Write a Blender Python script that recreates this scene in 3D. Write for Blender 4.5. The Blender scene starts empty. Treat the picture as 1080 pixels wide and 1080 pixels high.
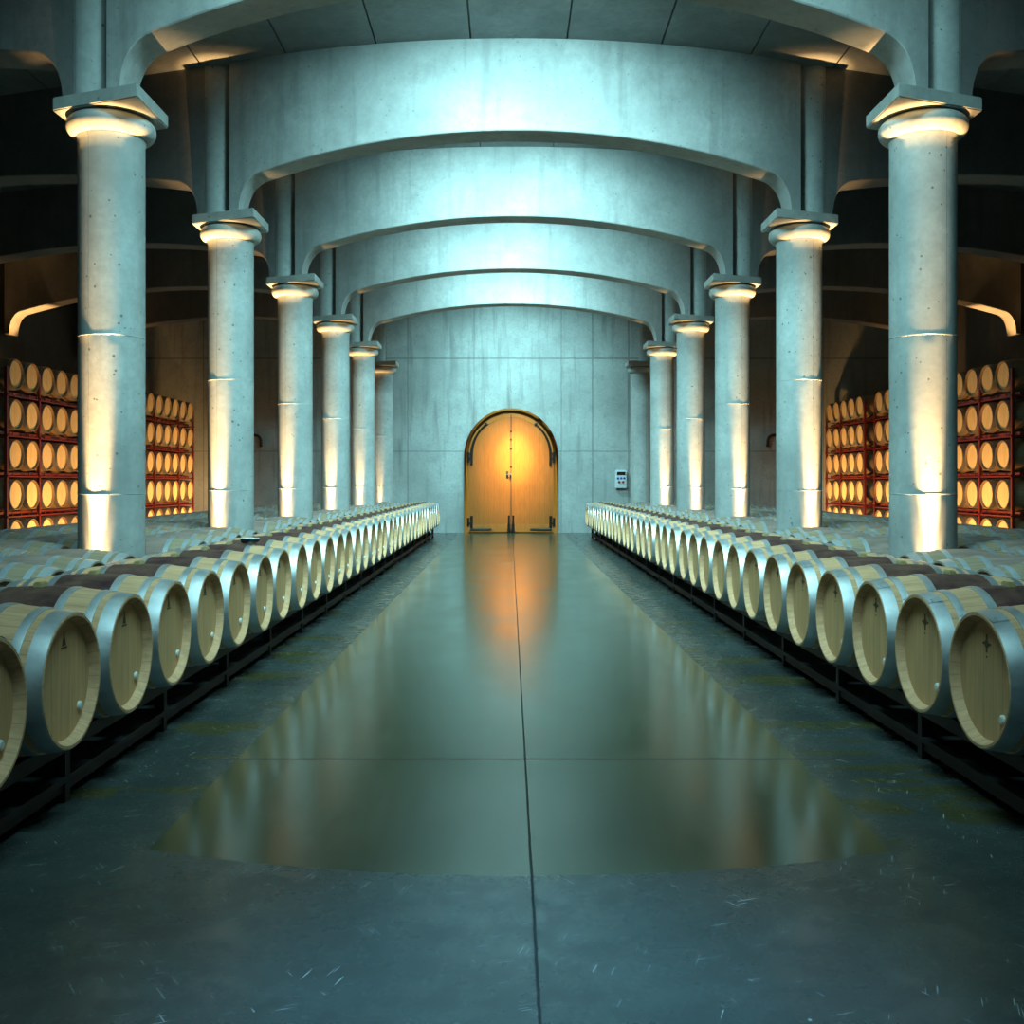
import bpy, bmesh, math, random
from mathutils import Vector, Matrix
random.seed(7)
S = bpy.context.scene
C = S.collection
PI = math.pi
H = 1.53            # eye height
WALL = 31.5         # far wall distance
NC, SP, CX = 6, 4.03, 3.70      # columns per side, spacing, half distance
COLD = [9.43 + SP*k for k in range(NC)]
CEIL = 6.90

# ------------------------------------------------------------------ nodes
class NT:
    def __init__(s, name):
        s.m = bpy.data.materials.new(name); s.m.use_nodes = True
        s.t = s.m.node_tree; s.t.nodes.clear()
        s.out = s.n('ShaderNodeOutputMaterial'); s.b = s.n('ShaderNodeBsdfPrincipled')
        s.l(s.b.outputs[0], s.out.inputs[0])
    def n(s, typ, **kw):
        nd = s.t.nodes.new(typ)
        for k, v in kw.items(): setattr(nd, k, v)
        return nd
    def l(s, a, b): s.t.links.new(a, b)
    def put(s, v, sock):
        if hasattr(v, 'is_output'): s.l(v, sock)
        else: sock.default_value = v
    def math(s, op, a, b=0.0, c=None, clamp=False):
        nd = s.n('ShaderNodeMath', operation=op); nd.use_clamp = clamp
        s.put(a, nd.inputs[0]); s.put(b, nd.inputs[1])
        if c is not None: s.put(c, nd.inputs[2])
        return nd.outputs[0]
    def mix(s, f, a, b, blend='MIX'):
        nd = s.n('ShaderNodeMix', data_type='RGBA', blend_type=blend)
        s.put(f, nd.inputs[0])
        for v, i in ((a, 6), (b, 7)):
            if isinstance(v, tuple): v = (*v, 1.0)[:4]
            s.put(v, nd.inputs[i])
        return nd.outputs[2]
    def coords(s, rnd=False):
        tc = s.n('ShaderNodeTexCoord').outputs['Object']
        if not rnd: return tc
        oi = s.n('ShaderNodeObjectInfo').outputs['Random']
        k = s.math('MULTIPLY', oi, 57.0)
        cb = s.n('ShaderNodeCombineXYZ')
        for i in range(3): s.l(k, cb.inputs[i])
        v = s.n('ShaderNodeVectorMath', operation='ADD'); s.l(tc, v.inputs[0]); s.l(cb.outputs[0], v.inputs[1])
        return v.outputs[0]
    def scale(s, vec, xyz):
        v = s.n('ShaderNodeVectorMath', operation='MULTIPLY'); s.l(vec, v.inputs[0]); v.inputs[1].default_value = xyz
        return v.outputs[0]
    def noise(s, vec, sc, det=4.0, rough=.55):
        nd = s.n('ShaderNodeTexNoise'); s.l(vec, nd.inputs['Vector'])
        nd.inputs['Scale'].default_value = sc; nd.inputs['Detail'].default_value = det; nd.inputs['Roughness'].default_value = rough
        return nd.outputs['Fac']
    def ramp(s, v, a, b, lo=0.0, hi=1.0):
        nd = s.n('ShaderNodeMapRange'); s.put(v, nd.inputs[0])
        for i, x in enumerate((a, b, lo, hi)): nd.inputs[i+1].default_value = x
        return nd.outputs[0]
    def xyz(s, vec):
        nd = s.n('ShaderNodeSeparateXYZ'); s.l(vec, nd.inputs[0]); return nd.outputs
    def line(s, coord, pos, w):
        return s.math('LESS_THAN', s.math('ABSOLUTE', s.math('SUBTRACT', coord, pos)), w)
    def bump(s, h, strength=.3, dist=.01):
        nd = s.n('ShaderNodeBump'); nd.inputs['Strength'].default_value = strength; nd.inputs['Distance'].default_value = dist
        s.l(h, nd.inputs['Height']); s.l(nd.outputs[0], s.b.inputs['Normal'])
    def fin(s, col=None, rough=.6, metal=0.0, spec=None):
        if col is not None: s.put((*col, 1.0)[:4] if isinstance(col, tuple) else col, s.b.inputs['Base Color'])
        s.put(rough, s.b.inputs['Roughness']); s.b.inputs['Metallic'].default_value = metal
        if spec is not None: s.b.inputs['Specular IOR Level'].default_value = spec
        return s.m

def flat(name, col, rough=.5, metal=0.0, var=.12):
    t = NT(name); v = t.coords(True)
    n = t.noise(v, 9.0)
    k = t.ramp(n, .3, .7, 1-var, 1+var)
    c = t.mix(1.0, col, k, 'MULTIPLY') if False else t.mix(t.ramp(n, .3, .7), tuple(x*(1-var) for x in col), tuple(min(1, x*(1+var)) for x in col))
    return t.fin(c, rough, metal)

def concrete(name, base, rnd=True, lines=(), streak=.35, pits=.5, big=.9, bump=.25):
    t = NT(name); raw = t.coords(False); v = t.coords(rnd)
    n1 = t.noise(v, big, 6.0, .6); n2 = t.noise(v, 14.0, 6.0, .65)
    st = t.noise(t.scale(v, (3.2, 3.2, .28)), 1.6, 5.0, .6)
    a = tuple(x*.72 for x in base); b = tuple(min(1, x*1.18) for x in base)
    c = t.mix(t.ramp(n1, .32, .68), a, b)
    c = t.mix(t.ramp(t.noise(v, 3.3, 7.0, .68), .5, .72, 0, .42), c, tuple(x*.48 for x in base))
    c = t.mix(t.ramp(n2, .35, .7, 0, .45), c, tuple(x*.62 for x in base))
    c = t.mix(t.ramp(st, .52, .74, 0, streak), c, tuple(x*.42 for x in base))
    vo = t.n('ShaderNodeTexVoronoi', feature='F1'); t.l(v, vo.inputs['Vector']); vo.inputs['Scale'].default_value = 15.0
    sz = t.ramp(t.noise(v, 9.0, 2.0), .42, .74, 0.0, .26)
    pit = t.math('LESS_THAN', vo.outputs['Distance'], sz)
    c = t.mix(t.math('MULTIPLY', pit, pits), c, tuple(x*.25 for x in base))
    h = t.math('ADD', n2, t.math('MULTIPLY', pit, -.8))
    if lines:
        xyz = t.xyz(raw); wob = t.ramp(t.noise(v, 5.0, 3.0), 0, 1, -.012, .012); m = None
        for ax, pos, w in lines:
            q = t.line(t.math('ADD', xyz[ax], wob), pos, w)
            m = q if m is None else t.math('MAXIMUM', m, q)
        c = t.mix(t.math('MULTIPLY', m, .62), c, tuple(x*.28 for x in base))
        h = t.math('ADD', h, t.math('MULTIPLY', m, -1.0))
    t.bump(h, bump, .012)
    return t.fin(c, .78)

def wood(name, base, band=None, axis=0, grain=.35, rough=.55, plank=None):
    """oak staves; grain runs along local axis; plank = (axis, width) draws the seams"""
    t = NT(name); raw = t.coords(False); v = t.coords(True)
    sc = [16.0, 16.0, 16.0]; sc[axis] = 1.3
    g = t.noise(t.scale(v, tuple(sc)), 2.2, 5.0, .6)
    n = t.noise(v, 3.0, 4.0)
    c = t.mix(t.ramp(g, .3, .72), tuple(x*(1-grain) for x in base), tuple(min(1, x*1.12) for x in base))
    c = t.mix(t.ramp(n, .45, .75, 0, .35), c, tuple(x*.7 for x in base))
    rn = t.n('ShaderNodeObjectInfo').outputs['Random']
    c = t.mix(t.math('MULTIPLY', rn, .28), c, tuple(x*.72 for x in base))
    xyz = t.xyz(raw)
    if plank == 'stave':
        ang = t.math('ARCTAN2', xyz[1], xyz[2])
        k = t.math('MULTIPLY', ang, 30/(2*PI))
        fr = t.math('FRACT', t.math('ADD', k, 40.0))
        fl = t.math('FLOOR', t.math('ADD', k, 40.0))
        wn = t.n('ShaderNodeTexWhiteNoise', noise_dimensions='1D'); t.l(fl, wn.inputs['W'])
        c = t.mix(t.math('MULTIPLY', wn.outputs['Value'], .28), c, tuple(x*.62 for x in base))
        c = t.mix(t.math('MULTIPLY', t.math('LESS_THAN', fr, .05), .5), c, tuple(x*.3 for x in base))
    elif plank:
        k = t.math('DIVIDE', xyz[plank[0]], plank[1])
        k = t.math('ADD', k, 50.37)
        fr = t.math('FRACT', k); fl = t.math('FLOOR', k)
        wn = t.n('ShaderNodeTexWhiteNoise', noise_dimensions='1D'); t.l(fl, wn.inputs['W'])
        c = t.mix(t.math('MULTIPLY', wn.outputs['Value'], .35), c, tuple(x*.66 for x in base))
        c = t.mix(t.math('MULTIPLY', t.math('LESS_THAN', fr, .035), .55), c, tuple(x*.28 for x in base))
    if band:
        bc, amt = band
        ed = t.ramp(t.noise(v, 12.0, 3.0), 0, 1, -.012, .012)
        m = t.math('LESS_THAN', t.math('ADD', t.math('ABSOLUTE', xyz[0]), ed), .168)
        bl = t.ramp(t.noise(v, 6.0, 5.0, .65), .3, .72, amt*.82, amt)
        bcol = t.mix(t.ramp(t.noise(t.scale(v, (3, 14, 14)), 1.5, 4.0), .4, .7), bc, tuple(x*1.7 for x in bc))
        c = t.mix(t.math('MULTIPLY', m, bl), c, bcol)
    t.bump(g, .12, .006)
    return t.fin(c, rough, 0, .10 if band else .35)

def steel(name, base, rough=.46, metal=.8):
    t = NT(name); v = t.coords(True)
    n = t.noise(v, 7.0, 5.0, .65); n2 = t.noise(v, 40.0, 3.0)
    c = t.mix(t.ramp(n, .35, .7), tuple(x*.82 for x in base), base)
    c = t.mix(t.ramp(n2, .55, .75, 0, .3), c, tuple(x*.55 for x in base))
    return t.fin(c, t.ramp(n, .3, .7, rough-.05, rough+.08), metal)

CONC = (.40, .435, .425)
M = {}
jz = [1.42, 2.84, 4.26]
M['shaft_l'] = concrete('column concrete seam left', CONC, lines=[(0, -.105, .0028)], streak=.25, pits=.8, bump=.04)
M['shaft_r'] = concrete('column concrete seam right', CONC, lines=[(0, .105, .0028)], streak=.25, pits=.8, bump=.04)
M['cap'] = concrete('capital concrete', (.42, .45, .43), streak=.3, pits=.6, bump=.2)
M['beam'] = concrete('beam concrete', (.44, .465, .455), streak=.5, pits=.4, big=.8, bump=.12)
M['sidebeam_shaded'] = concrete('side beam concrete with shade in colour', (.21, .21, .205), streak=.4, pits=.3, big=.7)  # same concrete as the aisle beams, side bay shade put into the colour
M['ceiling'] = concrete('ceiling plank concrete', (.27, .285, .28), rnd=False, streak=.3, pits=.4)
def wx(px): return (px-537.5)*WALL/1090-.07
def wz(py): return H+(509-py)*WALL/1090
M['wall'] = concrete('far wall concrete', (.36, .40, .39), rnd=False, streak=.75, pits=.6, big=.55,
    lines=[(2, wz(378), .022), (2, wz(476), .014), (0, wx(430), .016), (0, wx(592), .012), (0, wx(625), .02), (0, wx(663), .02),
           (0, wx(500), .008), (0, -6.5, .015), (0, 6.6, .015), (0, -9.4, .015), (0, 9.5, .015)])
M['sidewall_shaded'] = concrete('side wall concrete with shade in colour', (.11, .105, .10), rnd=False, streak=.4)  # base colour darkened to stand in for the shade of the side bays
WOODC = (.78, .475, .265)
M['stave'] = wood('new oak staves with wine stained middle', WOODC, band=((.036, .014, .021), .99), plank='stave')
M['oldstave'] = wood('weathered oak staves', (.40, .315, .21), band=((.21, .155, .145), .8), plank='stave', grain=.42)
M['rackstave'] = wood('rack oak staves', (.26, .17, .09), plank='stave')
M['head'] = wood('oak head boards', (.80, .475, .225), axis=2, plank=(1, .088), grain=.24)
M['oldhead'] = wood('weathered oak head boards', (.36, .29, .17), axis=2, plank=(1, .088), grain=.3)
M['rackhead'] = wood('pale oak head boards', (.72, .53, .25), axis=2, plank=(1, .088), grain=.25)
M['bung'] = wood('pale bung', (.58, .46, .22), axis=1)
M['hoop'] = steel('galvanised hoop', (.60, .645, .67))
M['oldhoop'] = steel('dull galvanised hoop', (.50, .58, .62), .5, .6)
M['rackhoop'] = steel('rack hoop', (.35, .33, .30), .45)
M['mark'] = flat('branded dark mark', (.115, .075, .035), .8)
M['plug'] = flat('white plug', (.72, .74, .70), .35)
M['cradle'] = flat('dark steel cradle', (.012, .013, .014), .6, .2)
M['redsteel'] = flat('red painted steel', (.13, .012, .008), .42)
M['black'] = flat('black iron', (.012, .011, .010), .45, .3)
M['blackplastic'] = flat('black plastic', (.010, .011, .012), .22)
M['rim'] = flat('pale rim', (.55, .62, .64), .25)
M['doorwood'] = wood('amber door boards', (.42, .115, .008), axis=2, plank=(0, .155), grain=.28, rough=.42)
M['doorframe'] = wood('amber door frame', (.44, .135, .012), axis=2, grain=.22, rough=.45)
M['boxgrey'] = flat('grey plastic', (.50, .56, .60), .4)
M['blue'] = flat('blue socket', (.02, .05, .30), .4)
M['red'] = flat('red socket', (.20, .015, .010), .4)
M['pipe'] = flat('dark pipe', (.03, .025, .022), .4, .4)

# floor
t = NT('polished concrete floor'); v = t.coords(False); X, Y, Z = t.xyz(v)
n1 = t.noise(v, .9, 6.0, .6); n2 = t.noise(v, 7.0, 6.0, .65); n3 = t.noise(t.scale(v, (1.0, .35, 1.0)), 2.3, 5.0)
out = t.mix(t.ramp(n1, .3, .7), (.034, .045, .044), (.072, .092, .086))
out = t.mix(t.ramp(n2, .45, .72, 0, .5), out, (.024, .031, .034))
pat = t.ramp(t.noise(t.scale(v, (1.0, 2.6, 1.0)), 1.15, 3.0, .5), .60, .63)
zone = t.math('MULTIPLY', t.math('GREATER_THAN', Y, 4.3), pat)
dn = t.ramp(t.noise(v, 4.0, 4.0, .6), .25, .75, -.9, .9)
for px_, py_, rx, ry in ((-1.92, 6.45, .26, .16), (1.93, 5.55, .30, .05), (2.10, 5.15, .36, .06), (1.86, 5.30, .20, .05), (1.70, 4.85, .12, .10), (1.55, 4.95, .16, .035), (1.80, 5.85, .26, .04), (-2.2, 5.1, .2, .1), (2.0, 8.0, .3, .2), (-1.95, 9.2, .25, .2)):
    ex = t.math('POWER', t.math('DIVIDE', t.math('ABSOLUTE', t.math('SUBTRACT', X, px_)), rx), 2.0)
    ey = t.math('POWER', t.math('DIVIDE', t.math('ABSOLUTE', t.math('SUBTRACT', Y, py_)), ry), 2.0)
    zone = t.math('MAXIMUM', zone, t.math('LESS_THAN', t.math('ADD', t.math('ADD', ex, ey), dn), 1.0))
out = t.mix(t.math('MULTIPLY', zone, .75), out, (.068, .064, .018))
vo = t.n('ShaderNodeTexVoronoi', feature='F1'); t.l(v, vo.inputs['Vector']); vo.inputs['Scale'].default_value = 8.0
spk = t.math('LESS_THAN', vo.outputs['Distance'], t.ramp(t.noise(v, 9.0, 1.0), .52, .8, 0, .09))
scr = None
for ang, so in ((.35, 3.1), (-.6, 7.7), (1.25, 12.3)):
    mp = t.n('ShaderNodeMapping'); t.l(v, mp.inputs[0]); mp.inputs['Rotation'].default_value = (0, 0, ang); mp.inputs['Location'].default_value = (so, so, 0)
    q = t.math('GREATER_THAN', t.noise(t.scale(mp.outputs[0], (120, 6.0, 1)), 1.0, 1.0), .725)
    q = t.math('MULTIPLY', q, t.math('GREATER_THAN', t.noise(mp.outputs[0], 1.7, 2.0), .55))
    scr = q if scr is None else t.math('MAXIMUM', scr, q)
mk = t.math('MAXIMUM', spk, scr)
out = t.mix(t.math('MULTIPLY', mk, .85), out, (.42, .46, .46))
ins = t.mix(t.ramp(n3, .3, .7), (.044, .051, .024), (.066, .074, .040))
ins = t.mix(t.ramp(n2, .5, .75, 0, .25), ins, (.026, .034, .022))
edge = t.math('ADD', 4.02, t.math('MULTIPLY', t.math('MULTIPLY', X, X), .115))
wob = t.ramp(t.noise(v, 3.0, 3.0), 0, 1, -.012, .012)
strip = t.math('MULTIPLY', t.math('LESS_THAN', t.math('ABSOLUTE', t.math('ADD', t.math('ADD', X, .03), wob)), 1.55), t.math('GREATER_THAN', t.math('ADD', Y, wob), edge))
col = t.mix(strip, out, ins)
wj = t.ramp(t.noise(v, 14.0, 3.0), 0, 1, -.004, .004)
j1 = t.line(t.math('ADD', X, wj), .016, .0052)
j2 = t.math('MULTIPLY', t.line(t.math('ADD', Y, wj), 5.72, .011), t.math('LESS_THAN', t.math('ABSOLUTE', X), 1.9))
jj = t.math('MAXIMUM', j1, j2)
col = t.mix(t.math('MULTIPLY', jj, .9), col, (.006, .007, .007))
ro = t.ramp(n2, .3, .7, .20, .36); ri = t.ramp(n3, .3, .7, .14, .22)
rg = t.math('ADD', t.math('MULTIPLY', strip, ri), t.math('MULTIPLY', t.math('SUBTRACT', 1.0, strip), ro))
rg = t.math('ADD', rg, t.math('MULTIPLY', jj, .5))
t.bump(t.math('ADD', n2, t.math('MULTIPLY', jj, -2.0)), .05, .006)
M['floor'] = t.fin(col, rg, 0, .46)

# ------------------------------------------------------------------ mesh helpers
def obj(name, bm, mat, parent=None, sharp=32, loc=None):
    bmesh.ops.recalc_face_normals(bm, faces=bm.faces)
    for f in bm.faces: f.smooth = True
    a = math.radians(sharp)
    for e in bm.edges:
        if len(e.link_faces) == 2 and e.calc_face_angle(0) > a: e.smooth = False
    me = bpy.data.meshes.new(name); bm.to_mesh(me); bm.free()
    me.materials.append(mat)
    o = bpy.data.objects.new(name, me); C.objects.link(o)
    if parent: o.parent = parent
    if loc: o.location = loc
    return o
def tag(o, label=None, cat=None, group=None, kind=None):
    if label: o['label'] = label
    if cat: o['category'] = cat
    if group: o['group'] = group
    if kind: o['kind'] = kind
    return o
def thing(name, label, cat, loc=(0, 0, 0), rz=0, group=None):
    o = bpy.data.objects.new(name, None); C.objects.link(o); o.empty_display_size = .1
    o.location = loc; o.rotation_euler.z = rz
    return tag(o, label, cat, group)
def dup(root, loc, rz=None, label=None, group=None, roll=0):
    r = root.copy(); C.objects.link(r); r.location = loc
    if rz is not None: r.rotation_euler = (0, 0, rz)
    if label: r['label'] = label
    if group: r['group'] = group
    for ch in list(root.children):
        c = ch.copy(); C.objects.link(c); c.parent = r
        for g in list(ch.children):
            d = g.copy(); C.objects.link(d); d.parent = c
    return r
def box(bm, x0, x1, y0, y1, z0, z1):
    vs = [bm.verts.new((x, y, z)) for x in (x0, x1) for y in (y0, y1) for z in (z0, z1)]
    for f in ((0, 1, 3, 2), (4, 6, 7, 5), (0, 4, 5, 1), (2, 3, 7, 6), (0, 2, 6, 4), (1, 5, 7, 3)):
        bm.faces.new([vs[i] for i in f])
    return bm
def prism(bm, pts, y0, y1, map=lambda a, b, c: (a, c, b)):
    """polygon pts (a,b) extruded from y0 to y1"""
    A = [bm.verts.new(map(a, b, y0)) for a, b in pts]; B = [bm.verts.new(map(a, b, y1)) for a, b in pts]
    bm.faces.new(A); bm.faces.new(B[::-1])
    n = len(pts)
    for i in range(n): bm.faces.new((A[i], A[(i+1) % n], B[(i+1) % n], B[i]))
    return bm
def lathe(bm, prof, n=48, axis='z', close=False, wob=None):
    """prof: (r, h) list revolved about the axis; r = 0 ends close"""
    rings = []
    for r, h in prof:
        if r <= 1e-6:
            rings.append([bm.verts.new((h, 0, 0) if axis == 'x' else (0, 0, h))])
        else:
            ring = []
            for i in range(n):
                a = 2*PI*i/n; rr = r + (wob(a, h) if wob else 0)
                ring.append(bm.verts.new((h, rr*math.cos(a), rr*math.sin(a)) if axis == 'x' else (rr*math.cos(a), rr*math.sin(a), h)))
            rings.append(ring)
    prs = list(zip(rings, rings[1:]))
    if close: prs.append((rings[-1], rings[0]))
    for A, B in prs:
        for i in range(n):
            j = (i+1) % n
            if len(A) == 1 and len(B) == 1: continue
            if len(A) == 1: bm.faces.new((A[0], B[i], B[j]))
            elif len(B) == 1: bm.faces.new((A[i], A[j], B[0]))
            else: bm.faces.new((A[i], A[j], B[j], B[i]))
    return bm
def tube(bm, pts, r, n=10):
    pts = [Vector(p) for p in pts]; rings = []
    for i, p in enumerate(pts):
        d = (pts[min(i+1, len(pts)-1)]-pts[max(i-1, 0)]).normalized()
        a = d.cross(Vector((0, 1, 0)))
        if a.length < 1e-3: a = d.cross(Vector((1, 0, 0)))
        a.normalize(); b = d.cross(a)
        rr = r[i] if isinstance(r, (list, tuple)) else r
        rings.append([bm.verts.new(p+a*rr*math.cos(2*PI*k/n)+b*rr*math.sin(2*PI*k/n)) for k in range(n)])
    for A, B in zip(rings, rings[1:]):
        for k in range(n): bm.faces.new((A[k], A[(k+1) % n], B[(k+1) % n], B[k]))
    bm.faces.new(rings[0]); bm.faces.new(rings[-1][::-1])
    return bm
B = bmesh.new
ONES = 'zeroth first second third fourth fifth sixth seventh eighth ninth tenth eleventh twelfth thirteenth fourteenth fifteenth sixteenth seventeenth eighteenth nineteenth twentieth'.split()
def ordw(n): return ONES[n] if n <= 20 else 'twenty-'+ONES[n-20]

# ------------------------------------------------------------------ the setting
def struct(name, bm, mat, label, **kw):
    return tag(obj(name, bm, mat, **kw), label, 'structure', kind='structure')
struct('floor', box(B(), -12.3, 12.3, -4, WALL+.3, -.2, 0), M['floor'], 'polished grey-green concrete floor with a glossy central strip and cut joints')
bm = B(); box(bm, -12.3, 12.3, -4, WALL+.3, CEIL+.06, CEIL+.2)
JX = [-.54+1.165*k for k in range(-10, 12)]
for a, b in zip(JX, JX[1:]): box(bm, a+.011, b-.011, -4, WALL+.3, CEIL, CEIL+.08)
struct('ceiling', bm, M['ceiling'], 'flat ceiling of long concrete planks with dark joints')
struct('wall_far', box(B(), -12.3, 12.3, WALL, WALL+.3, 0, CEIL), M['wall'], 'stained concrete far wall with panel joints round the arched door')
struct('wall_left', box(B(), -12.3, -11.9, -4, WALL, 0, CEIL), M['sidewall_shaded'], 'unlit concrete wall behind the left barrel rack')
struct('wall_right', box(B(), 11.9, 12.3, -4, WALL, 0, CEIL), M['sidewall_shaded'], 'unlit concrete wall behind the right barrel rack')
struct('wall_back', box(B(), -12.3, 12.3, -4.3, -4, 0, CEIL), M['sidewall_shaded'], 'concrete wall behind the viewer')

# ------------------------------------------------------------------ arched beams
def plan(x, d):
    R = 9.5; ax = abs(x)
    return d-.75+R-math.sqrt(R*R-ax*ax) if ax <= 3.7 else d+.32*(ax-3.7)
def bez(p, n):
    o = []
    for i in range(n+1):
        u = i/n; w = 1-u
        o.append(tuple(w**3*p[0][k]+3*w*w*u*p[1][k]+3*w*u*u*p[2][k]+u**3*p[3][k] for k in (0, 1)))
    return o
Z0, ZH, ZC = 4.96, 5.45, 5.79
def soffit(half):
    """half profile in (distance from bay centre, z) from the capital to the crown"""
    e = half-.40; sag = ZC-ZH
    R = (e*e+sag*sag)/(2*sag); sl = e/math.sqrt(R*R-e*e)
    pts = [(half, Z0)] + bez([(half-.13, Z0), (half-.13, Z0+.26), (e+.16, ZH-.16*sl-.02), (e, ZH)], 14)
    for i in range(1, 25):
        x = e*(1-i/24); pts.append((x, ZC-R+math.sqrt(R*R-x*x)))
    return pts
def beam(cx, half, d, sign_y=1):
    hp = soffit(half); prof = [(cx-x, z) for x, z in hp] + [(cx+x, z) for x, z in hp[::-1][1:]]
    bm = B(); T = .22; prev = None
    for i, (x, z) in enumerate(prof):
        y = plan(x, d)
        sec = [bm.verts.new((x, y-T, z+.012)), bm.verts.new((x, y-T+.012, z)), bm.verts.new((x, y+T-.012, z)), bm.verts.new((x, y+T, z+.012)),
               bm.verts.new((x, y+T, CEIL)), bm.verts.new((x, y-T, CEIL))]
        if prev:
            for k in range(6):
                bm.faces.new((prev[k], prev[(k+1) % 6], sec[(k+1) % 6], sec[k]))
        else: bm.faces.new(sec)
        prev = sec
    bm.faces.new(prev[::-1])
    return bm
NTH = ['nearest', 'second', 'third', 'fourth', 'fifth', 'last']
for k in range(5):
    d = COLD[k]
    w = 'nearest' if k == 0 else NTH[k]
    lab = {0: 'nearest concrete arch beam over the aisle, cut off by the top of the frame',
           1: 'broad pale concrete arch beam over the aisle, second from the camera',
           2: 'third concrete arch beam from the camera over the aisle',
           3: 'fourth concrete arch beam from the camera over the aisle',
           4: 'fifth and farthest concrete arch beam, just before the far wall'}[k]
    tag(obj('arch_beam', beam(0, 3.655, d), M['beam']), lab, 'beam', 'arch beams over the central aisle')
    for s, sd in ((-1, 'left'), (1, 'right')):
        tag(obj('arch_beam', beam(s*7.86, 3.88, d), M['sidebeam_shaded']),
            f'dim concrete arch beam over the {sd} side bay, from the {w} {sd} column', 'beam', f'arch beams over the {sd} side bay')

# ------------------------------------------------------------------ columns
def shaft_bm(seed):
    rnd = random.Random(seed); ph = [rnd.uniform(0, 6.28) for _ in range(6)]
    bm = B(); R = .29; prof = [(R, 0)]
    for z in jz[:2]: prof += [(R, z-.10), (R, z-.05), (R, z-.004), (R-.003, z), (R+.0018, z+.003), (R+.0015, z+.012), (R, z+.014), (R, z+.06), (R, z+.12)]
    prof += [(R, 4.5), (R, 4.60), (R+.012, 4.645)]
    def wob(a, h):
        for z in jz:
            if abs(h-z) < .009: return .0012*math.sin(3*a+ph[0]+z)+.0008*math.sin(11*a+ph[1])
        return .0004*math.sin(3*a+ph[2]+h)
    return lathe(bm, prof, 72, wob=wob)
def column(s, k):
    d = COLD[k]; sd = 'left' if s < 0 else 'right'
    lab = {0: f'nearest and largest {sd} concrete column, warm light running up its shaft',
           5: f'last {sd} concrete column, the slimmest, close to the far wall'}.get(k, f'{ONES[k+1]} {sd} concrete column from the camera, warm light up its shaft')
    r = thing('column', lab, 'column', (s*CX, d, 0), 0, f'columns along the {sd} side of the aisle')
    sh = obj('shaft', shaft_bm(k*2+(s > 0)), M['shaft_l'] if s < 0 else M['shaft_r'], r)
    bm = B(); pr = []
    for i in range(17):
        a = -PI/2+PI*i/16; pr.append((.285+.102*math.cos(a)**.85 if math.cos(a) > 1e-6 else .285, 4.742+.095*math.sin(a)))
    lathe(bm, [(.27, 4.647)]+pr+[(.30, 4.842)], 64)
    obj('neck_ring', bm, M['cap'], r)
    bm = B(); sk = .39*s
    q = [(-.44, -.405-.44*sk), (.44, -.405+.44*sk), (.44, .405+.44*sk), (-.44, .405-.44*sk)]
    prism(bm, q, 4.838, 4.96, lambda a, b, c: (a, b, c))
    bmesh.ops.bevel(bm, geom=bm.edges[:], offset=.010, segments=2, affect='EDGES', clamp_overlap=True)
    obj('abacus', bm, M['cap'], r)
    obj('upper_shaft', lathe(B(), [(.23, 4.95), (.23, CEIL)], 48), M['shaft_l'] if s < 0 else M['shaft_r'], r, loc=(s*.165, .06, 0))
for k in range(NC):
    for s in (-1, 1): column(s, k)

# ------------------------------------------------------------------ barrels
HL, RB, RH = .475, .347, .297
def br(x): return RB-(RB-RH)*(abs(x)/HL)**1.9
def staves_bm(n=60):
    xs = [-HL+2*HL*i/24 for i in range(25)]
    prof = [(RH-.034, -.425), (RH-.012, -HL)] + [(br(x), x) for x in xs] + [(RH-.012, HL), (RH-.034, .425)]
    bm = lathe(B(), prof, n, 'x')
    return bm
def head_bm(s, n=48): return lathe(B(), [(0, s*.432), (RH-.031, s*.432), (RH-.031, s*.418), (0, s*.418)], n, 'x')
def hoop_bm(c, w, n=60, rivet=True):
    o = .004; a, b = c-w/2, c+w/2
    bm = lathe(B(), [(br(a)-.004, a), (br(a)+o, a), (br(c)+o+.001, c), (br(b)+o, b), (br(b)-.004, b)], n, 'x', close=True)
    if rivet:
        a0 = .35+(abs(c)*7 % .5)
        r0 = br(c)+o
        for da in (-.03, .03):               # rivets of the lap
            for dx in ((-.2, .2) if w > .06 else (0,)):
                p = Vector((c+dx*w, r0*math.sin(a0+da), r0*math.cos(a0+da)))
                m = bmesh.ops.create_icosphere(bm, subdivisions=1, radius=.006)
                bmesh.ops.translate(bm, verts=m['verts'], vec=p)
        # the overlapping end of the strap
        vs = []
        for xx in (a+.001, b-.001):
            for i in range(5):
                an = a0-.06+.12*i/4; rr = br(xx)+o+.0035
                vs.append(bm.verts.new((xx, rr*math.sin(an), rr*math.cos(an))))
        for i in range(4): bm.faces.new((vs[i], vs[i+1], vs[i+6], vs[i+5]))
    return bm
HOOPS = [(.4355, .073), (.345, .042), (.188, .044)]
def tower_mark(bm):
    P = [(-.040, -.048), (.040, -.048), (.040, -.036), (-.040, -.036)], [(-.026, -.030), (.026, -.030), (.013, .016), (-.013, .016)], [(-.007, .016), (.007, .016), (.004, .062), (-.004, .062)]
    for p in P: prism(bm, p, .4315, .4335, lambda a, b, c: (c, a*.8, b*.72+.175))
    return bm
def cross_mark(bm):
    P = [[(-.048, -.007), (.048, -.007), (.048, .007), (-.048, .007)], [(-.008, -.052), (.008, -.052), (.008, .056), (-.008, .056)],
         [(.024*math.cos(i*PI/8), .024*math.sin(i*PI/8)) for i in range(16)], [(.006*math.cos(i*PI/4), -.078+.006*math.sin(i*PI/4)) for i in range(8)]]
    for q, p in enumerate(P): prism(bm, p, .4315, .4335+.0002*q, lambda a, b, c: (c, a*.8, b*.75+.160))
    return bm
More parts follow.
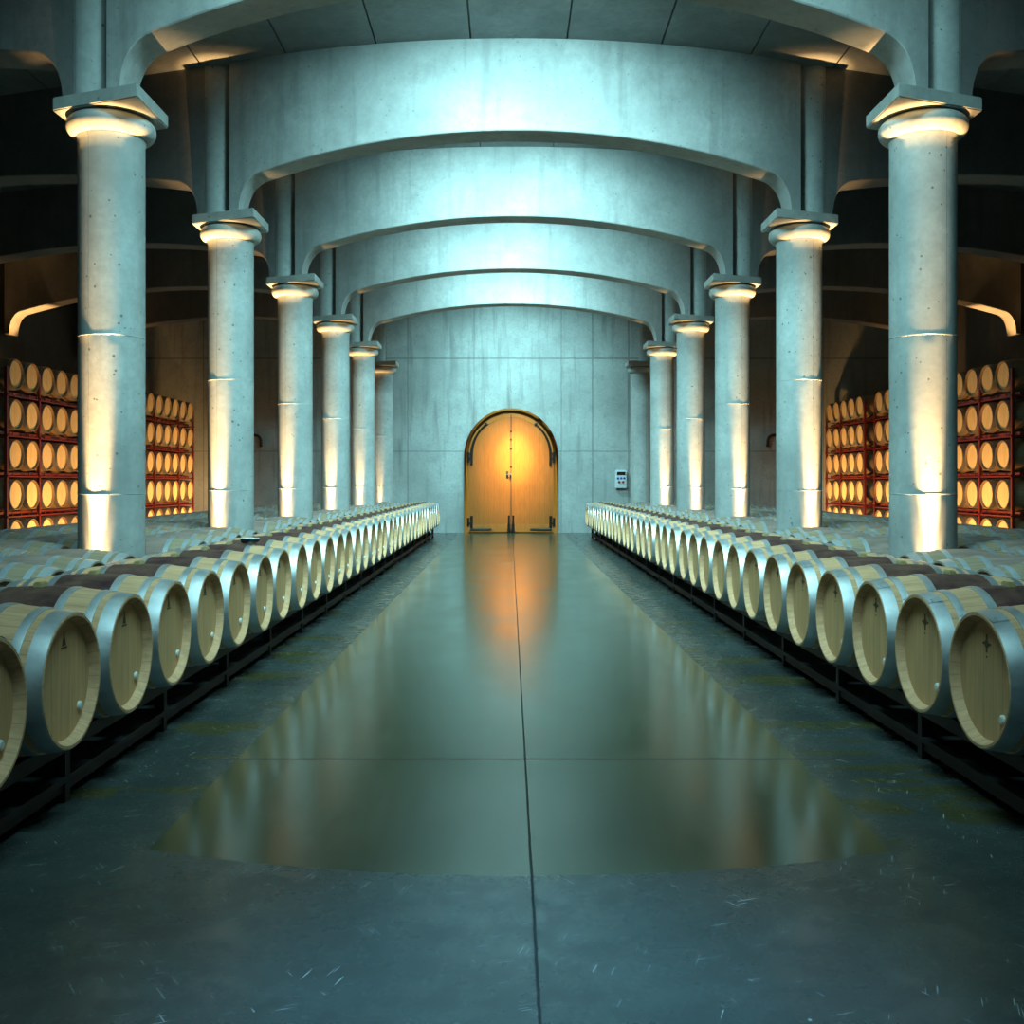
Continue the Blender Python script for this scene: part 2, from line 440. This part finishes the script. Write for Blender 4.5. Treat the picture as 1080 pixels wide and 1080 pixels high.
def bung_bm():
    bm = B(); box(bm, -.022, .022, -.040, .040, RB-.010, RB+.022)
    bmesh.ops.bevel(bm, geom=bm.edges[:], offset=.006, segments=2, affect='EDGES')
    return bm
def lift(o, dz=RB+.005): o.location.z += dz; return o
def make_barrel(kind, mark=None):
    st, hd, hp = {'new': ('stave', 'head', 'hoop'), 'old': ('oldstave', 'oldhead', 'oldhoop'), 'rack': ('rackstave', 'rackhead', 'rackhoop')}[kind]
    r = thing('wine_barrel', 'oak barrel', 'barrel')
    n = 60 if kind == 'new' else 40
    lift(obj('staves', staves_bm(n), M[st], r))
    front = lift(obj('head', head_bm(1), M[hd], r)); back = lift(obj('head', head_bm(-1), M[hd], r))
    sgn = (1, -1)
    for s in sgn:
        for q, (c, w) in enumerate(HOOPS):
            if kind == 'rack' and q: continue
            lift(obj('hoop', hoop_bm(s*c, w, n, kind == 'new'), M[hp], r))
    if kind == 'new': lift(obj('bung', bung_bm(), M['bung'], r))
    if kind == 'new':
        e = obj('brand_mark', (tower_mark if mark == 'tower' else cross_mark)(B()), M['mark'], front)
        p = obj('plug', lathe(B(), [(0, .446), (.016, .445), (.021, .440), (.021, .430), (0, .430)], 20, 'x'), M['plug'], front, loc=(0, .155, -.145))
        p['label'] = 'round white plug'
    return r
ZC_B = .65
ZB = ZC_B-RB-.005       # base of a barrel on its cradle
PITCH = .70
FX = {-1: 2.015+HL, 1: 2.03+HL}
def park(r): r.location = (0, -60, 0)
REST = []; CALLS = [0]
SMALL = {70, 95, 96, 108, 114, 115, 116, 118, 119, 120, 121, 122, 123, 124, 125, 126, 127, 128, 129, 130, 135, 136, 143, 144, 145, 150, 151, 152, 153, 154, 155, 156, 157, 181, 182, 193, 194, 199, 200, 201, 204, 205, 206, 207, 208, 209, 210, 211, 212, 213, 214, 215, 216, 221, 229, 230, 236, 237, 238, 239, 240, 248, 249, 250, 251, 252, 265, 266, 267, 268, 269, 282, 283, 284, 285, 286, 299, 300, 301, 302, 303, 316, 317, 318, 319, 320, 332, 333, 334, 335, 343, 344, 345, 346, 353, 354, 355, 356, 357, 364, 365, 366, 367, 368, 376, 377, 378, 379}
def place(first, state, loc, rz, label, group, k=1.0):
    CALLS[0] += 1
    if CALLS[0] in SMALL: REST.append((first, loc, rz, k)); return None
    o = place1(first, state, loc, rz, label, group); o.scale = (k, k, k); return o
def place1(first, state, loc, rz, label, group):
    """first call moves the prototype itself, later calls copy it"""
    if not state.get(first.name_full): 
        state[first.name_full] = True; first.location = loc; first.rotation_euler.z = rz; first['label'] = label; first['group'] = group; return first
    return dup(first, loc, rz, label, group)
used = {}
protoL = make_barrel('new', 'tower'); protoR = make_barrel('new', 'cross'); protoO = make_barrel('old'); protoK = make_barrel('rack')
front_d = {-1: [3.88+.725*i for i in range(35)], 1: [4.62+.722*i for i in range(34)]}
for s, pr in ((-1, protoL), (1, protoR)):
    sd = 'left' if s < 0 else 'right'; N = len(front_d[s])
    for i, d in enumerate(front_d[s]):
        if i == 0: lab = f'{"oak barrel cut by the left frame edge, nearest in the left aisle row" if s < 0 else "nearest oak barrel of the right aisle row, at the right frame edge"}'
        elif i < 19: lab = f'{ordw(i+1)} oak barrel from the near end of the {sd} aisle row, wine-stained middle'
        elif i == N-1: lab = f'farthest oak barrel of the {sd} aisle row, near the far wall'
        else: lab = f'{ordw(N-i)} oak barrel from the far end of the {sd} aisle row, wine-stained middle'
        r = place(pr, used, (s*FX[s]+random.uniform(-.012, .012), d, ZB), (0 if s < 0 else PI)+random.uniform(-.012, .012), lab, f'wine-stained barrels in the {sd} aisle row')
ROWX = [3.585, 4.64, 5.69]
ROWN = ['second', 'third', 'outermost']
for s in (-1, 1):
    sd = 'left' if s < 0 else 'right'
    for q, rx in enumerate(ROWX):
        if q == 0:
            ds = [COLD[0]-1.10-PITCH*j for j in range(5)][::-1]
            for k in range(5): ds += [COLD[k]+.83+PITCH*j for j in range(4)]
            ds = [x for x in ds if x < 28.6]
        else:
            ds = [7.05+.33*q+.1*(s > 0)+.705*j for j in range(31 if q == 1 else 30)]
        cnt = {}
        before = [x for x in ds if x < COLD[0]]
        for d in ds:
            k = sum(1 for c in COLD if c < d)
            if k == 0:
                n = len(before)-before.index(d)
                lab = f'weathered barrel in the {ROWN[q]} {sd} row, {ordw(n)} in front of the nearest column'
            else:
                cnt[k] = cnt.get(k, 0)+1
                cn = 'nearest' if k == 1 else ONES[k]
                lab = f'weathered barrel in the {ROWN[q]} {sd} row, {ordw(cnt[k])} beyond the {cn} column'
            place(protoO, used, (s*rx+random.uniform(-.02, .02), d, ZB), (0 if s < 0 else PI)+random.uniform(-.02, .02), lab, f'weathered barrels in the {ROWN[q]} {sd} row')

# cradles carrying the floor rows
def cradle(s, cx, y0, y1, label, legs):
    r = thing('barrel_cradle', label, 'barrel cradle', (s*cx, y0, 0), 0)
    zt = ZC_B-br(.27)-.006; L = y1-y0
    for x in (-.27, .27):
        obj('rail', box(B(), x-.03, x+.03, 0, L, zt-.07, zt), M['cradle'], r)
    obj('shade_deck', box(B(), -.30, .30, 0, L, .095, .125), M['cradle'], r)  # closed sheet added to keep light off the floor under the barrels
    if legs:
        n = int(L/1.4)
        for i in range(n+1):
            y = .03+(L-.06)*i/n
            bm = B()
            for x in (-.27, .27): box(bm, x-.028, x+.028, y-.028, y+.028, 0, zt-.07)
            box(bm, -.27, .27, y-.022, y+.022, .05, .09)
            obj('leg_frame', bm, M['cradle'], r)
        bm = B(); box(bm, .25, .285, 0, L, .05, .085); box(bm, -.285, -.25, 0, L, .05, .085)
        obj('stretcher', bm, M['cradle'], r)
    else:
        bm = B(); n = int(L/1.4)
        for i in range(n+1):
            y = .03+(L-.06)*i/n
            for x in (-.27, .27): box(bm, x-.028, x+.028, y-.028, y+.028, 0, zt-.07)
            box(bm, -.27, .27, y-.022, y+.022, .05, .09)
        obj('leg_frame', bm, M['cradle'], r)
for s in (-1, 1):
    sd = 'left' if s < 0 else 'right'
    cradle(s, FX[s], front_d[s][0]-.35, front_d[s][-1]+.35, f'long dark steel cradle under the {sd} aisle row of barrels', True)
    a = COLD[0]-1.10-PITCH*4-.35
    segs = [(a, COLD[0]-.70)]+[(COLD[k]+.46, COLD[k+1]-.70 if k < 4 else 28.9) for k in range(5)]
    for k, (a, b) in enumerate(segs):
        cradle(s, ROWX[0], a, b, (f'dark cradle under weathered barrels in front of the nearest {sd} column' if k == 0 else f'dark cradle under weathered barrels just beyond the {"nearest" if k == 1 else ONES[k]} {sd} column'), False)
    for q in (1, 2):
        cradle(s, ROWX[q], 6.6+.33*q, 7.05+.33*q+.705*30.6, f'dark cradle under the {ROWN[q]} {sd} row of weathered barrels', False)

# ------------------------------------------------------------------ tall racks
RX = 9.45; KS = .955
tiers = [.53, 1.295, 2.06, 2.825, 3.59]
TN = ['bottom tier', 'second tier up', 'middle tier', 'fourth tier up', 'top tier']
def rack(s, ys, posts, label, nm, group):
    sd = 'left' if s < 0 else 'right'
    r = thing('barrel_rack', label, 'rack', (s*RX, posts[0], 0), 0, None)
    y0, y1 = posts[0], posts[-1]
    for p in posts:
        for x in (.045, .86): 
            obj('post', box(B(), s*x-.028, s*x+.028, p-y0-.028, p-y0+.028, 0, tiers[-1]+(.12 if x < .1 else .12)), M['redsteel'], r)
    for z in tiers:
        zb = z-KS*br(.27)-.012
        bm = B()
        for x in (.20, .72):
            box(bm, s*x-.025, s*x+.025, -.03, y1-y0+.03, zb-.055, zb)
        obj('shelf_rail', bm, M['redsteel'], r)
        bm = B()
        for p in posts: box(bm, s*.0, s*.90, p-y0-.018, p-y0+.018, zb-.10, zb-.06)
        box(bm, s*.035, s*.055, 0, y1-y0, zb-.100, zb-.075)
        yy = .25
        while yy < y1-y0-.1:                      # short hangers on the front edge
            box(bm, s*.035, s*.050, yy-.008, yy+.008, zb-.076, zb-.02); yy += .335
        obj('cross_bar', bm, M['redsteel'], r)
    for q, z in enumerate(tiers):
        for i, y in enumerate(ys):
            w = 'nearest the camera' if i == 0 else (f'{ordw(i+1)} from its near end' if i < len(ys)-1 else 'at its far end')
            o = place(protoK, used, (s*(RX+HL*KS), y, z-KS*(RB+.005)), 0 if s < 0 else PI, f'oak barrel in the {nm}, {TN[q]}, {w}', group, KS)
# heads face the aisle: local +x of a left barrel points to the aisle
def lx(i): return 19.68+.67*i
rack(-1, [lx(i) for i in range(17)], [lx(-.5), lx(1.5), lx(4.5), lx(8.5), lx(11.5), lx(14.5), lx(16.52)],
     'tall dark red steel rack of barrels on the left, behind the nearest column', 'tall left rack', 'barrels in the tall left rack')
def rx_(i): return 19.99+.67*i
rack(1, [rx_(i) for i in range(11)], [rx_(-.5), rx_(1.5), rx_(4.5), rx_(7.5), rx_(10.52)],
     'tall dark red steel barrel rack on the right, behind the nearest column', 'nearer right rack', 'barrels in the nearer right rack')
rack(1, [28.16+.67*i for i in range(5)], [28.16-.335, 28.16+2.5*.67, 28.16+4.52*.67],
     'shorter red steel barrel rack on the right, beside the far wall', 'farther right rack', 'barrels in the farther right rack')

def merge_rest():
    bm = B(); mats = []
    for first, loc, rz, k in REST:
        T = Matrix.Translation(loc) @ Matrix.Rotation(rz, 4, 'Z') @ Matrix.Scale(k, 4)
        for ch in first.children:
            me = ch.data; mt = me.materials[0]
            if mt not in mats: mats.append(mt)
            n0, f0 = len(bm.verts), len(bm.faces)
            bm.from_mesh(me); bm.verts.ensure_lookup_table(); bm.faces.ensure_lookup_table()
            L = T @ Matrix.Translation(ch.location)
            for i in range(n0, len(bm.verts)): bm.verts[i].co = L @ bm.verts[i].co
            for i in range(f0, len(bm.faces)): bm.faces[i].material_index = mats.index(mt)
    me = bpy.data.meshes.new('distant_barrels'); bm.to_mesh(me); bm.free()
    for mt in mats: me.materials.append(mt)
    o = bpy.data.objects.new('distant_barrels', me); C.objects.link(o)
    tag(o, 'barely visible oak barrels deep in the rows and behind the columns', 'barrels', None, 'stuff')
if REST: merge_rest()

# ------------------------------------------------------------------ far wall fittings
DX, ZS, RO = wx(539), wz(480), 49*WALL/1090
dr = thing('door_1', 'amber arched double wooden door with black iron hinges in the far wall', 'door', (DX, WALL, 0)); dr['kind'] = 'structure'
def arcpts(r, a0, a1, n, cz=ZS): return [(r*math.cos(a0+(a1-a0)*i/n), cz+r*math.sin(a0+(a1-a0)*i/n)) for i in range(n+1)]
def ring(bm, r0, r1, y0, y1, z0=0):
    o = [(r1, z0)]+arcpts(r1, 0, PI, 40)+[(-r1, z0)]; i_ = [(r0, z0)]+arcpts(r0, 0, PI, 40)+[(-r0, z0)]
    for k in range(len(o)-1):
        v = [bm.verts.new((a, y, b)) for y in (y0, y1) for a, b in (o[k], o[k+1], i_[k+1], i_[k])]
        bm.faces.new(v[:4]); bm.faces.new(v[4:][::-1])
        for e in range(4): bm.faces.new((v[e], v[(e+1) % 4], v[4+(e+1) % 4], v[4+e]))
    bmesh.ops.remove_doubles(bm, verts=bm.verts, dist=1e-5)
    return bm
obj('door_frame', ring(B(), RO-.13, RO, -.16, 0), M['doorframe'], dr)
RI = RO-.13
for s in (-1, 1):
    pts = [(0, .02)]+([(RI, .02)]+arcpts(RI, 0, PI/2, 24))
    pts = [(s*a+s*.004 if a < .01 else s*a, b) for a, b in pts]
    lf = obj('door_leaf', prism(B(), pts, -.10, -.02), M['doorwood'], dr)
    bm = B(); a = arcpts(RI-.005, 0, PI/2, 20); b = arcpts(RI-.13, 0, PI/2, 20)
    for k in range(20):
        prism(bm, [(s*a[k][0], a[k][1]), (s*a[k+1][0], a[k+1][1]), (s*b[k+1][0], b[k+1][1]), (s*b[k][0], b[k][1])], -.118, -.10)
    obj('arched_border', bm, M['doorframe'], lf)
    obj('bottom_rail', box(B(), *sorted((s*.01, s*(RI-.02))), -.118, -.10, .03, .26), M['doorframe'], lf)
    # upper hinge strap
    bm = B(); rm = 1.20
    pth = [(s*rm, -.135, wz(491)), (s*rm, -.135, ZS-.1)]+[(s*rm*math.cos(t_), -.135, ZS+rm*math.sin(t_)) for t_ in [math.radians(4+47*i/16) for i in range(17)]]
    tube(bm, pth, [.040]*2+[.045-.0012*i for i in range(17)], 8)
    bmesh.ops.create_uvsphere(bm, u_segments=10, v_segments=6, radius=.055, matrix=Matrix.Translation(pth[-1]))
    tube(bm, [(s*(rm+.10), -.17, wz(488)), (s*(rm+.10), -.17, wz(477))], .035, 8)
    box(bm, *sorted((s*rm, s*(rm+.12))), -.17, -.12, wz(484)-.03, wz(484)+.03); box(bm, *sorted((s*rm, s*(rm+.12))), -.17, -.12, wz(479)-.02, wz(479)+.03)
    obj('hinge_strap', bm, M['black'], lf)
    bm = B()
    tube(bm, [(s*rm, -.135, wz(544)), (s*rm, -.135, wz(558))], .042, 8)
    tube(bm, [(s*(rm+.04), -.135, wz(558)), (s*.66, -.135, wz(558)), (s*.58, -.135, wz(558))], [.042, .036, .012], 8)
    tube(bm, [(s*(rm+.10), -.17, wz(555)), (s*(rm+.10), -.17, wz(546))], .035, 8)
    box(bm, *sorted((s*rm, s*(rm+.12))), -.17, -.12, wz(552)-.03, wz(552)+.03)
    obj('hinge_strap', bm, M['black'], lf)
    bm = B(); x = .065*s
    tube(bm, [(x, -.14, .03), (x, -.14, .30), (x, -.14, wz(544.5))], [.055, .030, .022], 8)
    box(bm, x-.045, x+.045, -.15, -.10, .20, .26); bmesh.ops.create_uvsphere(bm, u_segments=8, v_segments=6, radius=.035, matrix=Matrix.Translation((x, -.14, wz(544.5))))
    obj('floor_bolt', bm, M['black'], lf)
    if s < 0:
        bm = B(); zz = wz(500.5); box(bm, -.15, -.08, -.125, -.10, zz-.12, zz+.10)
        tube(bm, [(-.115, -.11, zz), (-.115, -.19, zz), (-.03, -.19, zz), (.02, -.19, zz-.01)], .018, 8)
        tube(bm, [(-.03, -.19, zz), (-.03, -.17, zz-.12)], .014, 8)
        obj('handle', bm, M['black'], lf)
    else:
        bm = box(B(), -.013, .013, -.128, -.10, .05, ZS+RI-.06)
        ast = obj('cover_strip', bm, M['black'], lf)
        for py in (434, 455, 463.5, 473, 492):
            obj('stud', lathe(B(), [(0, .03), (.022, .022), (.034, 0), (0, 0)], 12), M['black'], ast, loc=(0, -.13, wz(py))).rotation_euler = (PI/2, 0, 0)

bxr = thing('socket_box', 'small grey electrical socket box with blue and red sockets on the far wall', 'socket box', (wx(654.5), WALL, wz(515)))
bw, bh = .17, .56
bm = box(B(), -bw, bw, -.17, 0, 0, bh); bmesh.ops.bevel(bm, geom=bm.edges[:], offset=.02, segments=2, affect='EDGES')
obj('housing', bm, M['boxgrey'], bxr)
obj('window_panel', box(B(), -.125, .125, -.18, -.165, .40, .50), M['blackplastic'], bxr)
for x in (-.095, 0, .095):
    o = obj('socket', lathe(B(), [(0, .018), (.028, .018), (.034, .012), (.034, 0), (0, 0)], 16), M['blue'], bxr, loc=(x, -.168, .305)); o.rotation_euler = (PI/2, 0, 0); o['label'] = 'blue socket'
for x in (-.06, .06):
    o = obj('socket', lathe(B(), [(0, .04), (.032, .04), (.038, .03), (.038, 0), (0, 0)], 16), M['red'], bxr, loc=(x, -.168, .19)); o.rotation_euler = (PI/2, 0, 0); o['label'] = 'red socket'
for s, sd in ((1, 'right'), (-1, 'left')):
    bm = B(); R = .17
    pts = [(.34, .12, 0), (.20, 0, .0)]+[(.08+.20*math.cos(PI/2+a), 0, -.20+.20*math.sin(PI/2+a)) for a in [PI*.55*i/8 for i in range(9)]]+[(-.13, 0, -.36)]
    tube(bm, [(s*a, b, c) for a, b, c in pts], .045, 10)
    tag(obj('wall_spout', bm, M['pipe'], loc=(wx(813) if s > 0 else wx(272), WALL-.12, wz(459))), f'dark bent spout pipe on the far wall in the {sd} side bay', 'spout')

# black bowl-like lid on the eighth barrel of the left row
d = front_d[-1][7]; lx_ = .17
lid = thing('bung_tray', 'small black oval tray with pale rim lying on a left aisle row barrel', 'tray', (-FX[-1]+lx_, d, .65+br(.085)+.007))
sc = Matrix.Diagonal((1.25, .85, 1, 1))
bm = lathe(B(), [(0, 0), (.050, .0), (.066, .016), (.068, .036), (.060, .044), (.054, .030), (0, .024)], 32); bmesh.ops.transform(bm, matrix=sc, verts=bm.verts)
obj('tray', bm, M['blackplastic'], lid)
bm = lathe(B(), [(.0595, .0435), (.063, .049), (.0665, .0435), (.063, .040)], 32, close=True); bmesh.ops.transform(bm, matrix=sc, verts=bm.verts)
obj('rim', bm, M['rim'], lid)

# ------------------------------------------------------------------ lights
def aim(o, tgt): o.rotation_euler = (Vector(tgt)-Vector(o.location)).to_track_quat('-Z', 'Y').to_euler()
def spot(name, loc, tgt, e, col, ang, blend=.5, rad=.03):
    l = bpy.data.lights.new(name, 'SPOT'); l.energy = e; l.color = col; l.spot_size = math.radians(ang); l.spot_blend = blend; l.shadow_soft_size = rad
    o = bpy.data.objects.new(name, l); C.objects.link(o); o.location = loc; aim(o, tgt); return o
def area(name, loc, tgt, e, col, sx, sy, spread=180):
    l = bpy.data.lights.new(name, 'AREA'); l.energy = e; l.color = col; l.shape = 'RECTANGLE'; l.size = sx; l.size_y = sy; l.spread = math.radians(spread)
    o = bpy.data.objects.new(name, l); C.objects.link(o); o.location = loc; aim(o, tgt); return o
COOL = (.46, .93, .98); WARM = (1.0, .57, .22); AMB = (1.0, .51, .16)
# cool lamps hung behind each aisle beam, washing the next beam and the floor
lamps = [(1.9, 135), (5.9, 340)] + [(COLD[k]-.75+.22+1.0, e) for k, e in enumerate((340, 340, 340, 350))] + [(28.1, 300)]
for y, e in lamps:
    area('cool_lamp', (0, y, 6.62), (0, y+3.3, 3.1), e*.92, COOL, 2.4, .3, 122)
spot('floor_pool_spot', (.1, 2.2, 6.6), (.04, 3.0, 0), 2300, (.24, .66, 1.0), 25, 1.0, .12)  # unseen blue spot added to make the pool of light on the near floor
# warm uplights at the foot of each column
UP = {(-1, 0): (.02, 1.0), (1, 0): (-.06, 1.0), (-1, 1): (.10, 1.0), (1, 1): (.09, 1.0), (-1, 2): (.10, 1.0), (1, 2): (.08, 1.0),
      (-1, 3): (.05, .8), (1, 3): (.06, .85), (-1, 4): (.04, .6), (1, 4): (.03, .8), (-1, 5): (.05, .25)}
for (s, k), (off, e) in UP.items():
    x = s*(CX+off); y = COLD[k]-.29-.07
    spot('column_uplight', (x, y, .22), (x, y+.40, 3.9), 1500*e, WARM, 22, 1.0, .02)
    spot('column_uplight_narrow', (x, y-.03, .22), (x, y+.24, 4.2), 8200*e, WARM, 11.5, .9, .02)
# warm lamps low in the side bays, washing the racks
for s in (-1, 1):
    for y, e in ((20.8, 560), (24.0, 420), (27.0, 540), (29.8, 640)):
        spot('rack_uplight', (s*7.6, y, .35), (s*9.6, y+.2, 1.35), e, AMB, 110, .8, .1)
    spot('arch_uplight', (s*10.95, 23.75, 4.25), (s*11.35, 23.95, 6.0), 420, AMB, 70, .5, .05)
# warm spotlight on the door
spot('door_spot', (0.05, 26.4, 6.6), (.05, WALL, 2.0), 5200, (1.0, .80, .40), 24, 1.0, .1)
spot('door_spot_narrow', (0.15, 26.4, 6.6), (.08, WALL, 2.2), 11000, (.92, .90, .40), 13, 1.0, .1)

W = bpy.data.worlds.new('dark'); S.world = W; W.use_nodes = True
W.node_tree.nodes['Background'].inputs[0].default_value = (.0, .0, .0, 1); W.node_tree.nodes['Background'].inputs[1].default_value = 0

cam = bpy.data.cameras.new('camera'); co = bpy.data.objects.new('camera', cam); C.objects.link(co)
co.location = (-.07, 0, H); co.rotation_euler = (PI/2, 0, 0)
cam.sensor_width = 36; cam.sensor_fit = 'HORIZONTAL'; cam.lens = 1090/1080*36
cam.shift_x = 2.5/1080; cam.shift_y = -31/1080; cam.clip_end = 200
S.camera = co
S.view_settings.view_transform = 'Standard'; S.view_settings.look = 'None'; S.view_settings.gamma = 1; S.view_settings.exposure = 0
S.view_settings.use_curve_mapping = False
